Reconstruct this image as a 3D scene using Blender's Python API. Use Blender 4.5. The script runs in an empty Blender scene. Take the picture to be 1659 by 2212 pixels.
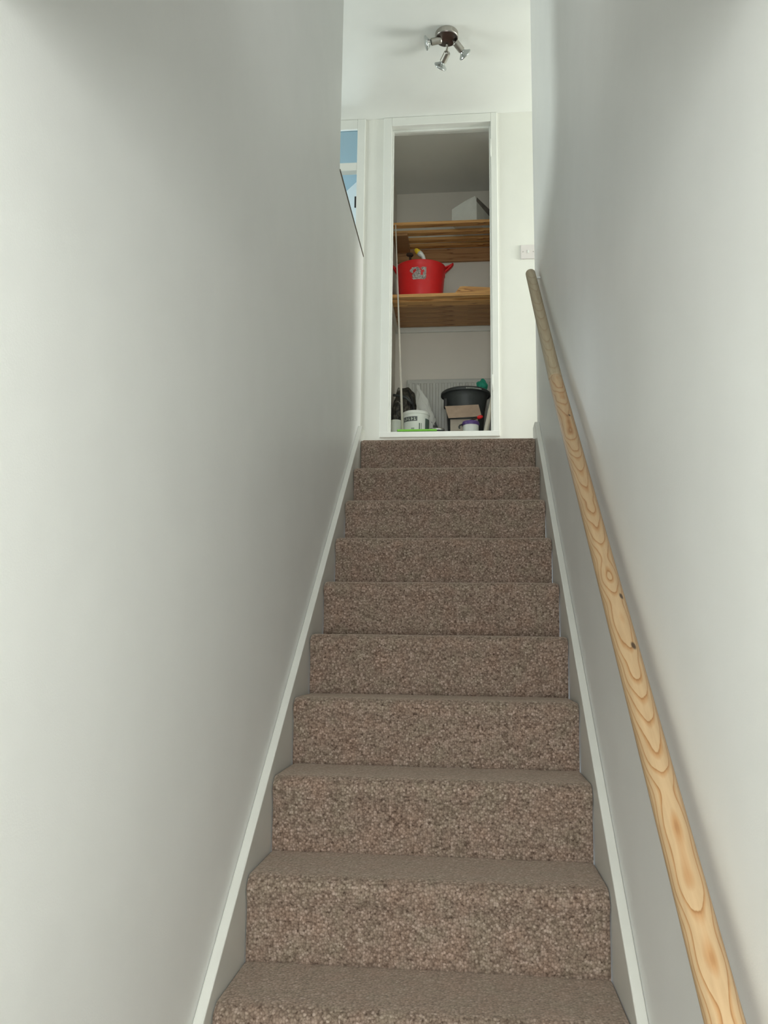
import bpy, bmesh, math, random
from mathutils import Vector, Matrix, noise
random.seed(7)
PI = math.pi
sc = bpy.context.scene
COL = sc.collection

# ---------------------------------------------------------------- camera
YAW, PITCH, ROLL, FPX = 0.10357, 0.16152, 0.0135, 1800.0
cy_, sy_ = math.cos(YAW), math.sin(YAW); cp_, sp_ = math.cos(PITCH), math.sin(PITCH)
fw = Vector((-sy_*cp_, cy_*cp_, sp_)); r0 = Vector((cy_, sy_, 0)); u0 = r0.cross(fw)
rt = math.cos(ROLL)*r0 + math.sin(ROLL)*u0
up = -math.sin(ROLL)*r0 + math.cos(ROLL)*u0
cam_d = bpy.data.cameras.new('camera'); cam = bpy.data.objects.new('camera', cam_d); COL.objects.link(cam)
cam.matrix_world = Matrix(((rt.x, up.x, -fw.x, 0.50425), (rt.y, up.y, -fw.y, -1.95686), (rt.z, up.z, -fw.z, 0.69459), (0, 0, 0, 1)))
cam_d.sensor_fit = 'VERTICAL'; cam_d.sensor_height = 36.0; cam_d.lens = 36.0*FPX/2212.0
cam_d.clip_start = 0.02
sc.camera = cam

# ---------------------------------------------------------------- world, lights, exposure
w = bpy.data.worlds.new('world'); sc.world = w; w.use_nodes = True
w.node_tree.nodes['Background'].inputs[0].default_value = (0.80, 0.90, 1.0, 1)
w.node_tree.nodes['Background'].inputs[1].default_value = 0.6
sc.view_settings.view_transform = 'Standard'; sc.view_settings.look = 'None'
sc.view_settings.gamma = 1.0; sc.view_settings.use_curve_mapping = False
sc.view_settings.exposure = 1.75

def area(name, loc, direction, sx, sy, power, color):
    d = bpy.data.lights.new(name, 'AREA'); d.shape = 'RECTANGLE'; d.size = sx; d.size_y = sy
    d.energy = power; d.color = color
    o = bpy.data.objects.new(name, d); COL.objects.link(o); o.location = loc
    o.rotation_euler = Vector(direction).to_track_quat('-Z', 'Z').to_euler()
    return o
area('daylight_hall_door', (0.42, -3.32, 0.72), (0, 1, 0.0), 0.64, 1.05, 25, (1.0, 0.99, 0.96))
area('added_fill_upper', (0.40, -1.40, 3.2), (0, 1, -0.9), 0.56, 1.1, 4.5, (1.0, 0.99, 0.95))  # added fill from above to brighten the treads; no known window here
area('daylight_landing_right', (2.93, 2.42, 2.95), (-1, 0, -0.05), 0.8, 1.3, 27, (1.0, 0.99, 0.93))
area('daylight_landing_left', (-2.63, 1.9, 2.95), (1, 0, -0.05), 1.0, 1.2, 16, (0.95, 1.0, 0.96))
area('daylight_bedroom', (-1.2, 5.63, 3.0), (0, -1, 0), 1.4, 1.2, 22, (0.9, 0.97, 1.0))

# ---------------------------------------------------------------- materials
class NT:
    def __init__(s, name):
        s.m = bpy.data.materials.new(name); s.m.use_nodes = True
        s.t = s.m.node_tree; s.b = s.t.nodes['Principled BSDF']
    def n(s, typ, **kw):
        nd = s.t.nodes.new(typ)
        for k, v in kw.items():
            if k.startswith('i_'):
                key = k[2:].replace('_', ' ')
                nd.inputs[int(key) if key.isdigit() else key].default_value = v
            else: setattr(nd, k, v)
        return nd
    def l(s, a, ai, b, bi): s.t.links.new(a.outputs[ai], b.inputs[bi])
    def ramp(s, pts):
        r = s.n('ShaderNodeValToRGB'); e = r.color_ramp.elements
        e[0].position, e[0].color = pts[0][0], (*pts[0][1], 1)
        e[1].position, e[1].color = pts[-1][0], (*pts[-1][1], 1)
        for p, c in pts[1:-1]:
            x = e.new(p); x.color = (*c, 1)
        return r
    def coord(s, scale=(1, 1, 1), out='Object', rot=(0, 0, 0)):
        c = s.n('ShaderNodeTexCoord'); mp = s.n('ShaderNodeMapping')
        mp.inputs['Scale'].default_value = scale; mp.inputs['Rotation'].default_value = rot
        s.l(c, out, mp, 0); return mp
    def bump(s, src, out, strength, dist):
        b = s.n('ShaderNodeBump'); b.inputs['Strength'].default_value = strength; b.inputs['Distance'].default_value = dist
        s.l(src, out, b, 'Height'); s.l(b, 'Normal', s.b, 'Normal'); return b

def simple(name, col, rough=0.5, metal=0.0, var=0.0, scale=20.0, bump=0.0, spec=0.5, bdist=0.001):
    k = NT(name); k.b.inputs['Base Color'].default_value = (*col, 1)
    k.b.inputs['Roughness'].default_value = rough; k.b.inputs['Metallic'].default_value = metal
    k.b.inputs['Specular IOR Level'].default_value = spec
    mp = k.coord(); nz = k.n('ShaderNodeTexNoise'); nz.inputs['Scale'].default_value = scale; nz.inputs['Detail'].default_value = 5
    k.l(mp, 0, nz, 'Vector')
    if var > 0:
        a = tuple(max(0, c*(1-var)) for c in col); b = tuple(min(1, c*(1+var)) for c in col)
        r = k.ramp([(0.3, a), (0.7, b)]); k.l(nz, 'Fac', r, 0); k.l(r, 0, k.b, 'Base Color')
    if bump > 0: k.bump(nz, 'Fac', bump, bdist)
    return k.m

def paint(name, col, rough=0.5, bump=0.25):
    # emulsion paint on plaster: fine orange-peel plus broad trowel undulation
    k = NT(name); k.b.inputs['Base Color'].default_value = (*col, 1); k.b.inputs['Roughness'].default_value = rough
    k.b.inputs['Specular IOR Level'].default_value = 0.45
    mp = k.coord()
    a = k.n('ShaderNodeTexNoise'); a.inputs['Scale'].default_value = 350; a.inputs['Detail'].default_value = 3
    b = k.n('ShaderNodeTexNoise'); b.inputs['Scale'].default_value = 5; b.inputs['Detail'].default_value = 4
    k.l(mp, 0, a, 'Vector'); k.l(mp, 0, b, 'Vector')
    m = k.n('ShaderNodeMath', operation='MULTIPLY_ADD'); m.inputs[1].default_value = 12.0
    k.l(b, 'Fac', m, 0); k.l(a, 'Fac', m, 2)
    k.bump(m, 0, bump, 0.0006)
    r = k.ramp([(0.3, tuple(c*0.97 for c in col)), (0.7, col)]); k.l(b, 'Fac', r, 0); k.l(r, 0, k.b, 'Base Color')
    return k.m

M = {}
M['wall'] = paint('wall_paint', (0.822, 0.826, 0.80), 0.45)
M['wall_landing'] = paint('landing_wall_paint', (0.83, 0.83, 0.77), 0.6)
M['ceiling'] = paint('ceiling_paint', (0.84, 0.85, 0.81), 0.8)
M['cupboard'] = paint('cupboard_paint', (0.80, 0.76, 0.68), 0.7)
M['blue'] = paint('pale_blue_paint', (0.36, 0.52, 0.58), 0.7)
M['gloss'] = simple('white_gloss_woodwork', (0.80, 0.81, 0.76), 0.3, var=0.02, scale=6, bump=0.08)
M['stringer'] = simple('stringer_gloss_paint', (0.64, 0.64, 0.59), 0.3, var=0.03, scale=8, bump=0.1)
M['door'] = simple('door_paint_blue_bounce', (0.72, 0.80, 0.84), 0.35, var=0.02, scale=5, bump=0.05)  # white leaf; blue reflected from the bedroom is mixed into its colour
M['cap'] = simple('dark_cap_edge', (0.16, 0.13, 0.10), 0.6, var=0.15, scale=30)
M['black'] = simple('black_iron', (0.03, 0.03, 0.03), 0.45, 0.3, var=0.1)
M['steel'] = simple('brushed_nickel', (0.46, 0.44, 0.40), 0.33, 1.0, var=0.06, scale=60, bump=0.05)
M['steel_dark'] = simple('nickel_face', (0.22, 0.19, 0.18), 0.30, 1.0, var=0.06, scale=40)
M['plate'] = simple('switch_plastic', (0.74, 0.70, 0.68), 0.35, var=0.01)
M['red'] = simple('red_flexible_plastic', (0.72, 0.012, 0.014), 0.38, var=0.06, scale=12, bump=0.1)
M['yellow'] = simple('yellow_plastic', (0.85, 0.60, 0.02), 0.35, var=0.03)
M['whitep'] = simple('white_plastic', (0.78, 0.80, 0.76), 0.35, var=0.03)
M['pot'] = simple('offwhite_plastic', (0.62, 0.65, 0.58), 0.4, var=0.05)
M['bowl'] = simple('dark_grey_plastic', (0.055, 0.062, 0.062), 0.5, var=0.1, scale=12, bump=0.1)
M['bowlin'] = simple('dusty_grey_rim', (0.10, 0.10, 0.09), 0.7, var=0.3, scale=60)
M['teal'] = simple('teal_cloth', (0.02, 0.34, 0.22), 0.7, var=0.15, scale=30, bump=0.3)
M['lime'] = simple('lime_green_plastic', (0.22, 0.62, 0.06), 0.4, var=0.05)
M['tin'] = simple('tin_lid_metal', (0.60, 0.62, 0.62), 0.25, 1.0, var=0.05)
M['purple'] = simple('purple_plastic', (0.10, 0.05, 0.22), 0.35, var=0.05)
M['card'] = simple('brown_cardboard', (0.42, 0.31, 0.23), 0.85, var=0.08, scale=25, bump=0.15)
M['cardin'] = simple('pale_cardboard_face', (0.50, 0.44, 0.36), 0.85, var=0.08, scale=25, bump=0.15)
M['carton'] = simple('white_carton', (0.70, 0.71, 0.66), 0.75, var=0.06, scale=14, bump=0.3, bdist=0.004)
M['cartonin'] = simple('grey_carton_inside', (0.22, 0.20, 0.18), 0.85, var=0.15)
M['batten'] = simple('cream_batten', (0.60, 0.56, 0.46), 0.6, var=0.08, scale=15)
M['pole'] = simple('white_pole', (0.66, 0.62, 0.55), 0.45, var=0.05)
M['rad'] = simple('radiator_enamel', (0.54, 0.54, 0.49), 0.4, var=0.02)
M['brown'] = simple('dark_bristle', (0.06, 0.035, 0.02), 0.8, var=0.3, scale=80, bump=0.4)
M['grey_text'] = simple('grey_print', (0.10, 0.11, 0.11), 0.5, var=0.1)
M['green_dark'] = simple('dark_green_print', (0.09, 0.13, 0.11), 0.45, var=0.15)
M['grey_mid'] = simple('mid_grey_print', (0.34, 0.38, 0.34), 0.5, var=0.1)
M['brace'] = simple('white_bracket', (0.66, 0.67, 0.64), 0.4, var=0.02)

def wood(name, c_light, c_mid, c_dark, axis='X', rough=0.55, freq=70, knots=(), amp=1.0, stretch=0.09, off=(0.0, 0.0), drift=0.0, low=0.0):
    """pine: growth rings around an off-axis pith, stretched along the grain"""
    k = NT(name); k.b.inputs['Roughness'].default_value = rough
    tc = k.n('ShaderNodeTexCoord'); sp = k.n('ShaderNodeSeparateXYZ'); k.l(tc, 'Object', sp, 0)
    ax = 'XYZ'.index(axis); oth = [i for i in range(3) if i != ax]
    sc_ = [1, 1, 1]; sc_[ax] = stretch
    mp = k.n('ShaderNodeMapping'); mp.inputs['Scale'].default_value = sc_; k.l(tc, 'Object', mp, 0)
    nz = k.n('ShaderNodeTexNoise'); nz.inputs['Scale'].default_value = 22; nz.inputs['Detail'].default_value = 2.0; k.l(mp, 0, nz, 'Vector')
    a = k.n('ShaderNodeMath', operation='ADD'); a.inputs[1].default_value = off[0]; k.l(sp, oth[0], a, 0)
    b = k.n('ShaderNodeMath', operation='ADD'); b.inputs[1].default_value = off[1]; k.l(sp, oth[1], b, 0)
    a2 = k.n('ShaderNodeMath', operation='POWER'); a2.inputs[1].default_value = 2; k.l(a, 0, a2, 0)
    b2 = k.n('ShaderNodeMath', operation='POWER'); b2.inputs[1].default_value = 2; k.l(b, 0, b2, 0)
    s = k.n('ShaderNodeMath', operation='ADD'); k.l(a2, 0, s, 0); k.l(b2, 0, s, 1)
    q = k.n('ShaderNodeMath', operation='SQRT'); k.l(s, 0, q, 0)
    f = k.n('ShaderNodeMath', operation='MULTIPLY'); f.inputs[1].default_value = freq; k.l(q, 0, f, 0)
    g = k.n('ShaderNodeMath', operation='MULTIPLY_ADD'); g.inputs[1].default_value = 3.2*amp; k.l(nz, 'Fac', g, 0); k.l(f, 0, g, 2)
    if drift:
        dz = k.n('ShaderNodeMath', operation='MULTIPLY_ADD'); dz.inputs[1].default_value = drift; k.l(sp, ax, dz, 0); k.l(g, 0, dz, 2)
        n1 = k.n('ShaderNodeTexNoise', noise_dimensions='1D'); n1.inputs['Scale'].default_value = 3.2; n1.inputs['Detail'].default_value = 2; k.l(sp, ax, n1, 'W')
        g = k.n('ShaderNodeMath', operation='MULTIPLY_ADD'); g.inputs[1].default_value = 9.0*low; k.l(n1, 0, g, 0); k.l(dz, 0, g, 2)
    fr = k.n('ShaderNodeMath', operation='FRACT'); k.l(g, 0, fr, 0)
    r = k.ramp([(0.0, c_light), (0.62, c_light), (0.86, c_mid), (0.95, c_dark), (1.0, c_light)])
    k.l(fr, 0, r, 0)
    # soft tonal variation along the length and fine fibre
    nz2 = k.n('ShaderNodeTexNoise'); nz2.inputs['Scale'].default_value = 160; nz2.inputs['Detail'].default_value = 3; k.l(mp, 0, nz2, 'Vector')
    hs = k.n('ShaderNodeMix', data_type='RGBA', blend_type='MULTIPLY'); hs.inputs['Factor'].default_value = 0.35
    r2 = k.ramp([(0.3, (0.72, 0.66, 0.60)), (0.6, (1, 1, 1))]); k.l(nz2, 'Fac', r2, 0)
    k.l(r, 0, hs, 'A'); k.l(r2, 0, hs, 'B'); last = (hs, 'Result')
    for (kx, ky, kz, rad) in knots:
        vm = k.n('ShaderNodeVectorMath', operation='SUBTRACT'); vm.inputs[1].default_value = (kx, ky, kz); k.l(tc, 'Object', vm, 0)
        vs = k.n('ShaderNodeVectorMath', operation='MULTIPLY'); v = [1, 1, 1]; v[ax] = 0.45; vs.inputs[1].default_value = v; k.l(vm, 0, vs, 0)
        ln = k.n('ShaderNodeVectorMath', operation='LENGTH'); k.l(vs, 0, ln, 0)
        d = k.n('ShaderNodeMath', operation='DIVIDE'); d.inputs[1].default_value = rad; k.l(ln, 'Value', d, 0)
        rr = k.ramp([(0.0, (1, 1, 1)), (0.55, (1, 1, 1)), (0.85, (0.25, 0.25, 0.25)), (1.0, (0, 0, 0))]); k.l(d, 0, rr, 0)
        mx = k.n('ShaderNodeMix', data_type='RGBA'); k.l(rr, 0, mx, 'Factor'); k.l(last[0], last[1], mx, 'A')
        mx.inputs['B'].default_value = (0.07, 0.04, 0.02, 1); last = (mx, 'Result')
    k.l(last[0], last[1], k.b, 'Base Color')
    k.bump(nz2, 'Fac', 0.08, 0.0005)
    return k.m
M['pine_slat'] = wood('orange_pine', (0.74, 0.41, 0.14), (0.56, 0.27, 0.085), (0.34, 0.14, 0.045), 'X', 0.5, 60, (), 1.0, 0.12, (0.03, 0.05))
M['pine_board'] = wood('brown_pine_board', (0.48, 0.26, 0.11), (0.38, 0.18, 0.065), (0.22, 0.09, 0.035), 'X', 0.55, 90, (), 1.2, 0.08, (0.02, 0.09))

def carpet(name):
    k = NT(name); k.b.inputs['Roughness'].default_value = 0.95; k.b.inputs['Specular IOR Level'].default_value = 0.12
    k.b.inputs['Sheen Weight'].default_value = 0.48; k.b.inputs['Sheen Roughness'].default_value = 0.5; k.b.inputs['Sheen Tint'].default_value = (0.80, 0.66, 0.54, 1)
    mp = k.coord()
    wn = k.n('ShaderNodeTexNoise'); wn.inputs['Scale'].default_value = 60; wn.inputs['Detail'].default_value = 2; k.l(mp, 0, wn, 'Vector')
    add = k.n('ShaderNodeVectorMath', operation='MULTIPLY_ADD'); add.inputs[1].default_value = (0.006, 0.006, 0.006)
    k.l(wn, 'Color', add, 0); k.l(mp, 0, add, 2)
    vo = k.n('ShaderNodeTexVoronoi'); vo.inputs['Scale'].default_value = 175; vo.inputs['Randomness'].default_value = 0.85; k.l(add, 0, vo, 'Vector')
    vg = k.n('ShaderNodeTexVoronoi'); vg.inputs['Scale'].default_value = 85; k.l(add, 0, vg, 'Vector')
    sep = k.n('ShaderNodeSeparateColor'); k.l(vo, 'Color', sep, 0)
    r = k.ramp([(0.0, (0.185, 0.135, 0.104)), (0.3, (0.235, 0.174, 0.135)), (0.6, (0.275, 0.208, 0.164)), (0.85, (0.320, 0.245, 0.198)), (1.0, (0.40, 0.315, 0.262))]); k.l(sep, 0, r, 0)
    r2 = k.ramp([(0.30, (1, 1, 1)), (0.78, (0.45, 0.42, 0.40))]); k.l(vo, 'Distance', r2, 0)
    vd = k.n('ShaderNodeMath', operation='MULTIPLY'); vd.inputs[1].default_value = 1.0
    mx = k.n('ShaderNodeMix', data_type='RGBA', blend_type='MULTIPLY'); mx.inputs['Factor'].default_value = 0.8
    k.l(r, 0, mx, 'A'); k.l(r2, 0, mx, 'B')
    # sparse dark pits between loops
    nz = k.n('ShaderNodeTexNoise'); nz.inputs['Scale'].default_value = 130; nz.inputs['Detail'].default_value = 1.5; k.l(mp, 0, nz, 'Vector')
    r3 = k.ramp([(0.30, (0.40, 0.36, 0.34)), (0.42, (1, 1, 1))]); k.l(nz, 'Fac', r3, 0)
    mx2 = k.n('ShaderNodeMix', data_type='RGBA', blend_type='MULTIPLY'); mx2.inputs['Factor'].default_value = 0.85
    k.l(mx, 'Result', mx2, 'A'); k.l(r3, 0, mx2, 'B')
    nl = k.n('ShaderNodeTexNoise'); nl.inputs['Scale'].default_value = 16; nl.inputs['Detail'].default_value = 3; k.l(mp, 0, nl, 'Vector')
    r4 = k.ramp([(0.34, (1.0, 0.94, 0.91)), (0.5, (0.97, 0.96, 0.95)), (0.66, (0.92, 0.96, 0.92))]); k.l(nl, 'Fac', r4, 0)
    mx3 = k.n('ShaderNodeMix', data_type='RGBA', blend_type='MULTIPLY'); mx3.inputs['Factor'].default_value = 1.0
    k.l(mx2, 'Result', mx3, 'A'); k.l(r4, 0, mx3, 'B'); k.l(mx3, 'Result', k.b, 'Base Color')
    inv = k.n('ShaderNodeMath', operation='SUBTRACT'); inv.inputs[0].default_value = 1.0; k.l(vo, 'Distance', inv, 1)
    sm = k.n('ShaderNodeMath', operation='ADD'); k.l(inv, 0, sm, 0); k.l(nz, 'Fac', sm, 1)
    k.bump(sm, 0, 0.5, 0.0025)
    return k.m
M['carpet'] = carpet('beige_brown_loop_carpet')

def thin_glass(name, tint=(0.97, 0.99, 0.99)):
    k = NT(name); t = k.t; t.nodes.remove(k.b)
    tr = t.nodes.new('ShaderNodeBsdfTransparent'); tr.inputs[0].default_value = (*tint, 1)
    gl = t.nodes.new('ShaderNodeBsdfGlossy'); gl.inputs['Roughness'].default_value = 0.02
    fr = t.nodes.new('ShaderNodeFresnel'); mx = t.nodes.new('ShaderNodeMixShader')
    t.links.new(fr.outputs[0], mx.inputs[0]); t.links.new(tr.outputs[0], mx.inputs[1]); t.links.new(gl.outputs[0], mx.inputs[2])
    t.links.new(mx.outputs[0], t.nodes['Material Output'].inputs[0]); return k.m
M['glass'] = thin_glass('window_glass')
def bulb_glass():
    k = NT('reflector_bulb_glass'); b = k.b
    b.inputs['Base Color'].default_value = (0.50, 0.53, 0.52, 1); b.inputs['Roughness'].default_value = 0.12; b.inputs['Metallic'].default_value = 0.75
    mp = k.coord(); v = k.n('ShaderNodeTexVoronoi'); v.inputs['Scale'].default_value = 160; k.l(mp, 0, v, 'Vector'); k.bump(v, 'Distance', 0.3, 0.001)
    return k.m
M['bulb'] = bulb_glass()
def camo():
    k = NT('dark_patterned_bag_fabric'); k.b.inputs['Roughness'].default_value = 0.6
    mp = k.coord(); nz = k.n('ShaderNodeTexNoise'); nz.inputs['Scale'].default_value = 26; nz.inputs['Detail'].default_value = 3; nz.inputs['Distortion'].default_value = 0.8; k.l(mp, 0, nz, 'Vector')
    r = k.ramp([(0.38, (0.012, 0.011, 0.010)), (0.50, (0.045, 0.040, 0.030)), (0.60, (0.09, 0.08, 0.06)), (0.72, (0.30, 0.29, 0.26))]); k.l(nz, 'Fac', r, 0); k.l(r, 0, k.b, 'Base Color')
    k.bump(nz, 'Fac', 0.5, 0.01); return k.m
M['camo'] = camo()
def sack():
    k = NT('printed_plastic_sack'); k.b.inputs['Roughness'].default_value = 0.4
    mp = k.coord(); nz = k.n('ShaderNodeTexNoise'); nz.inputs['Scale'].default_value = 24; nz.inputs['Detail'].default_value = 1.5; nz.inputs['Distortion'].default_value = 1.2; k.l(mp, 0, nz, 'Vector')
    r = k.ramp([(0.0, (0.54, 0.54, 0.50)), (0.60, (0.52, 0.52, 0.49)), (0.64, (0.09, 0.09, 0.09)), (1.0, (0.05, 0.05, 0.05))])
    sp = k.n('ShaderNodeSeparateXYZ'); tc = k.n('ShaderNodeTexCoord'); k.l(tc, 'Object', sp, 0)
    g = k.n('ShaderNodeMapRange'); g.inputs['From Min'].default_value = -0.02; g.inputs['From Max'].default_value = 0.05; g.inputs['To Min'].default_value = -0.2; g.inputs['To Max'].default_value = 0.20; k.l(sp, 0, g, 0)
    a = k.n('ShaderNodeMath', operation='ADD'); k.l(nz, 'Fac', a, 0); k.l(g, 0, a, 1); k.l(a, 0, r, 0); k.l(r, 0, k.b, 'Base Color')
    return k.m
M['sack'] = sack()
def sticker():
    # torn sticker remains, silver grey with grime
    k = NT('torn_silver_sticker'); k.b.inputs['Roughness'].default_value = 0.5
    mp = k.coord(); nz = k.n('ShaderNodeTexNoise'); nz.inputs['Scale'].default_value = 110; nz.inputs['Detail'].default_value = 4; k.l(mp, 0, nz, 'Vector')
    r = k.ramp([(0.3, (0.14, 0.11, 0.10)), (0.5, (0.36, 0.32, 0.30)), (0.7, (0.58, 0.56, 0.54))]); k.l(nz, 'Fac', r, 0); k.l(r, 0, k.b, 'Base Color'); return k.m
M['sticker'] = sticker()

# ---------------------------------------------------------------- mesh helpers
def link(name, bm, mat, parent=None, smooth=False, bevel=0.0, loc=None, seg=2, rot=None):
    me = bpy.data.meshes.new(name); bmesh.ops.recalc_face_normals(bm, faces=bm.faces[:]); bm.to_mesh(me); bm.free()
    me.materials.append(mat)
    if smooth:
        for p in me.polygons: p.use_smooth = True
    o = bpy.data.objects.new(name, me); COL.objects.link(o)
    if parent: o.parent = parent
    if loc is not None: o.location = loc
    if rot is not None: o.rotation_euler = rot
    if bevel > 0:
        b = o.modifiers.new('bevel', 'BEVEL'); b.width = bevel; b.segments = seg; b.limit_method = 'ANGLE'; b.angle_limit = math.radians(35)
    return o
def box(bm, x0, x1, y0, y1, z0, z1, mat=None):
    v = [bm.verts.new(Vector(p) if mat is None else mat @ Vector(p)) for p in
         ((x0, y0, z0), (x1, y0, z0), (x1, y1, z0), (x0, y1, z0), (x0, y0, z1), (x1, y0, z1), (x1, y1, z1), (x0, y1, z1))]
    for f in ((0, 3, 2, 1), (4, 5, 6, 7), (0, 1, 5, 4), (1, 2, 6, 5), (2, 3, 7, 6), (3, 0, 4, 7)): bm.faces.new([v[i] for i in f])
def boxes(lst):
    bm = bmesh.new()
    for b in lst: box(bm, *b)
    return bm
def prism(pts, a0, a1, axis='x'):
    """closed polygon pts (p,q) extruded along axis"""
    bm = bmesh.new()
    def mk(a, p, q): return {'x': (a, p, q), 'y': (p, a, q), 'z': (p, q, a)}[axis]
    A = [bm.verts.new(mk(a0, p, q)) for p, q in pts]; B = [bm.verts.new(mk(a1, p, q)) for p, q in pts]
    n = len(pts); bm.faces.new(A[::-1]); bm.faces.new(B)
    for i in range(n): bm.faces.new((A[i], A[(i+1) % n], B[(i+1) % n], B[i]))
    return bm
def lathe(prof, n=40, bm=None, sx=1.0, sy=1.0, T=None, wob=0.0):
    """prof list of (r,z); closed at r==0"""
    bm = bm or bmesh.new(); rings = []
    for i, (r, z) in enumerate(prof):
        if r <= 1e-6: rings.append([bm.verts.new((0, 0, z))])
        else: rings.append([bm.verts.new((r*sx*math.cos(2*PI*j/n), r*sy*math.sin(2*PI*j/n), z + wob*math.sin(4*PI*j/n))) for j in range(n)])
    for a, b in zip(rings, rings[1:]):
        if len(a) == 1 and len(b) == 1: continue
        for j in range(n):
            j2 = (j+1) % n
            if len(a) == 1: bm.faces.new((a[0], b[j], b[j2]))
            elif len(b) == 1: bm.faces.new((a[j], a[j2], b[0]))
            else: bm.faces.new((a[j], a[j2], b[j2], b[j]))
    if T is not None: bmesh.ops.transform(bm, matrix=T, verts=bm.verts[:])
    return bm
def tube(pts, rad, n=12, bm=None, cap=True):
    bm = bm or bmesh.new(); P = [Vector(p) for p in pts]; rs = rad if isinstance(rad, (list, tuple)) else [rad]*len(P)
    rings = []; t0 = (P[1]-P[0]).normalized(); ref = Vector((0, 0, 1)) if abs(t0.z) < 0.9 else Vector((1, 0, 0)); nrm = t0.cross(ref).normalized()
    for i, p in enumerate(P):
        t = (P[min(i+1, len(P)-1)] - P[max(i-1, 0)]).normalized()
        nrm = (nrm - t*nrm.dot(t)).normalized(); bn = t.cross(nrm)
        rings.append([bm.verts.new(p + rs[i]*(math.cos(2*PI*j/n)*nrm + math.sin(2*PI*j/n)*bn)) for j in range(n)])
    for a, b in zip(rings, rings[1:]):
        for j in range(n): bm.faces.new((a[j], a[(j+1) % n], b[(j+1) % n], b[j]))
    if cap: bm.faces.new(rings[0][::-1]); bm.faces.new(rings[-1])
    return bm
def aim(p, d):
    q = Vector(d).normalized().to_track_quat('Z', 'Y'); return Matrix.Translation(p) @ q.to_matrix().to_4x4()
def thing(name, label, cat, loc=(0, 0, 0), rz=0.0, group=None):
    o = bpy.data.objects.new(name, None); COL.objects.link(o); o.location = loc; o.rotation_euler = (0, 0, rz); o.empty_display_size = 0.05
    o['label'] = label; o['category'] = cat
    if group: o['group'] = group
    return o
def tag(o, label, cat, group=None):
    o['label'] = label; o['category'] = cat
    if group: o['group'] = group
    return o
def struct(name, bm, mat, label=None, cat=None, **kw):
    o = link(name, bm, mat, **kw); o['kind'] = 'structure'
    if label: o['label'] = label
    if cat: o['category'] = cat
    return o

# ---------------------------------------------------------------- dimensions
R, G, W = 0.184, 0.2258, 0.805          # rise, going, carpet width
XL, XR = -0.022, 0.827                  # wall faces of the stairwell
ZF, ZL, ZC = -5*R, 9*R, 4.06            # hall floor, landing, upper ceiling
YD, YE = 2.91, 1.806                    # landing wall, landing edge
HY, HZ = -1.25, 1.40                    # end of stairwell void, hall ceiling
CB = 3.82                               # cupboard back wall

# ---------------------------------------------------------------- shell
struct('floor', boxes([(-0.12, 0.93, -3.2, 1.72, ZF-0.1, ZF)]), M['carpet'], 'beige brown carpeted hall floor below the stairs', 'floor')
struct('floor_landing', boxes([(-2.5, -0.12, 0.0, YD, ZL-0.2, ZL), (-0.12, XL, 1.925, YD, ZL-0.2, ZL), (XL, 0.93, YE+0.03, YD, ZL-0.2, ZL), (0.93, 2.8, 1.845, YD, ZL-0.2, ZL)]), M['carpet'], 'carpeted landing floor at the top of the stairs', 'floor')
struct('wall_left', prism([(-3.2, ZF), (1.925, ZF), (1.925, 2.628), (1.162, 2.628), (1.162, ZC), (-3.2, ZC)], -0.12, XL, 'x'), M['wall'],
       'smooth white stairwell wall on the left ending in a low parapet', 'wall')
struct('trim_parapet', boxes([(-0.125, XL+0.003, 1.162, 1.93, 2.628, 2.636)]), M['cap'], 'thin dark edge on top of the low wall at the landing', 'trim')
struct('wall_right', boxes([(XR, 0.93, -3.2, 1.947, ZF, ZC)]), M['wall'], 'smooth white stairwell wall on the right behind the handrail', 'wall')
struct('ceiling', boxes([(-2.6, 2.9, HY-0.1, CB+0.1, ZC, ZC+0.1)]), M['ceiling'], 'white ceiling over the landing and stairwell', 'ceiling')
struct('ceiling_hall', boxes([(XL, XR, -3.2, HY, HZ, HZ+0.2)]), M['ceiling'], 'white hall ceiling at the foot of the stairs', 'ceiling')
struct('wall_header', boxes([(XL, XR, HY-0.1, HY, HZ+0.2, 2.62), (XL, XR, HY-0.1, HY, 3.78, ZC), (XL, 0.10, HY-0.1, HY, 2.62, 3.78), (0.70, XR, HY-0.1, HY, 2.62, 3.78)]), M['wall'], 'white wall over the hall ceiling', 'wall')
struct('wall_rear', boxes([(-0.12, 0.02, -3.3, -3.2, ZF, HZ+0.2), (0.8, 0.93, -3.3, -3.2, ZF, HZ+0.2), (0.02, 0.8, -3.3, -3.2, HZ-0.1, HZ+0.2)]), M['wall'], 'hall wall around the front door', 'wall')
hw = struct('added_window_upper', boxes([(0.10, 0.14, HY-0.07, HY-0.03, 2.62, 3.78), (0.66, 0.70, HY-0.07, HY-0.03, 2.62, 3.78), (0.14, 0.66, HY-0.07, HY-0.03, 2.62, 2.66), (0.14, 0.66, HY-0.07, HY-0.03, 3.74, 3.78)]), M['gloss'], 'added white framed window high over the hall, made up for the upper fill light', 'window')  # made-up window, put in to go with the upper fill light
link('pane', boxes([(0.14, 0.66, HY-0.053, HY-0.047, 2.66, 3.74)]), M['glass'], hw)
# front door, glazed, behind the camera
d = struct('door_1', boxes([(0.02, 0.10, -3.27, -3.23, ZF, HZ-0.1), (0.72, 0.80, -3.27, -3.23, ZF, HZ-0.1), (0.10, 0.72, -3.27, -3.23, ZF, 0.15), (0.10, 0.72, -3.27, -3.23, HZ-0.2, HZ-0.1)]), M['gloss'], 'white glazed front door', 'door')
link('pane', boxes([(0.10, 0.72, -3.255, -3.247, 0.15, HZ-0.2)]), M['glass'], d)
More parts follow.
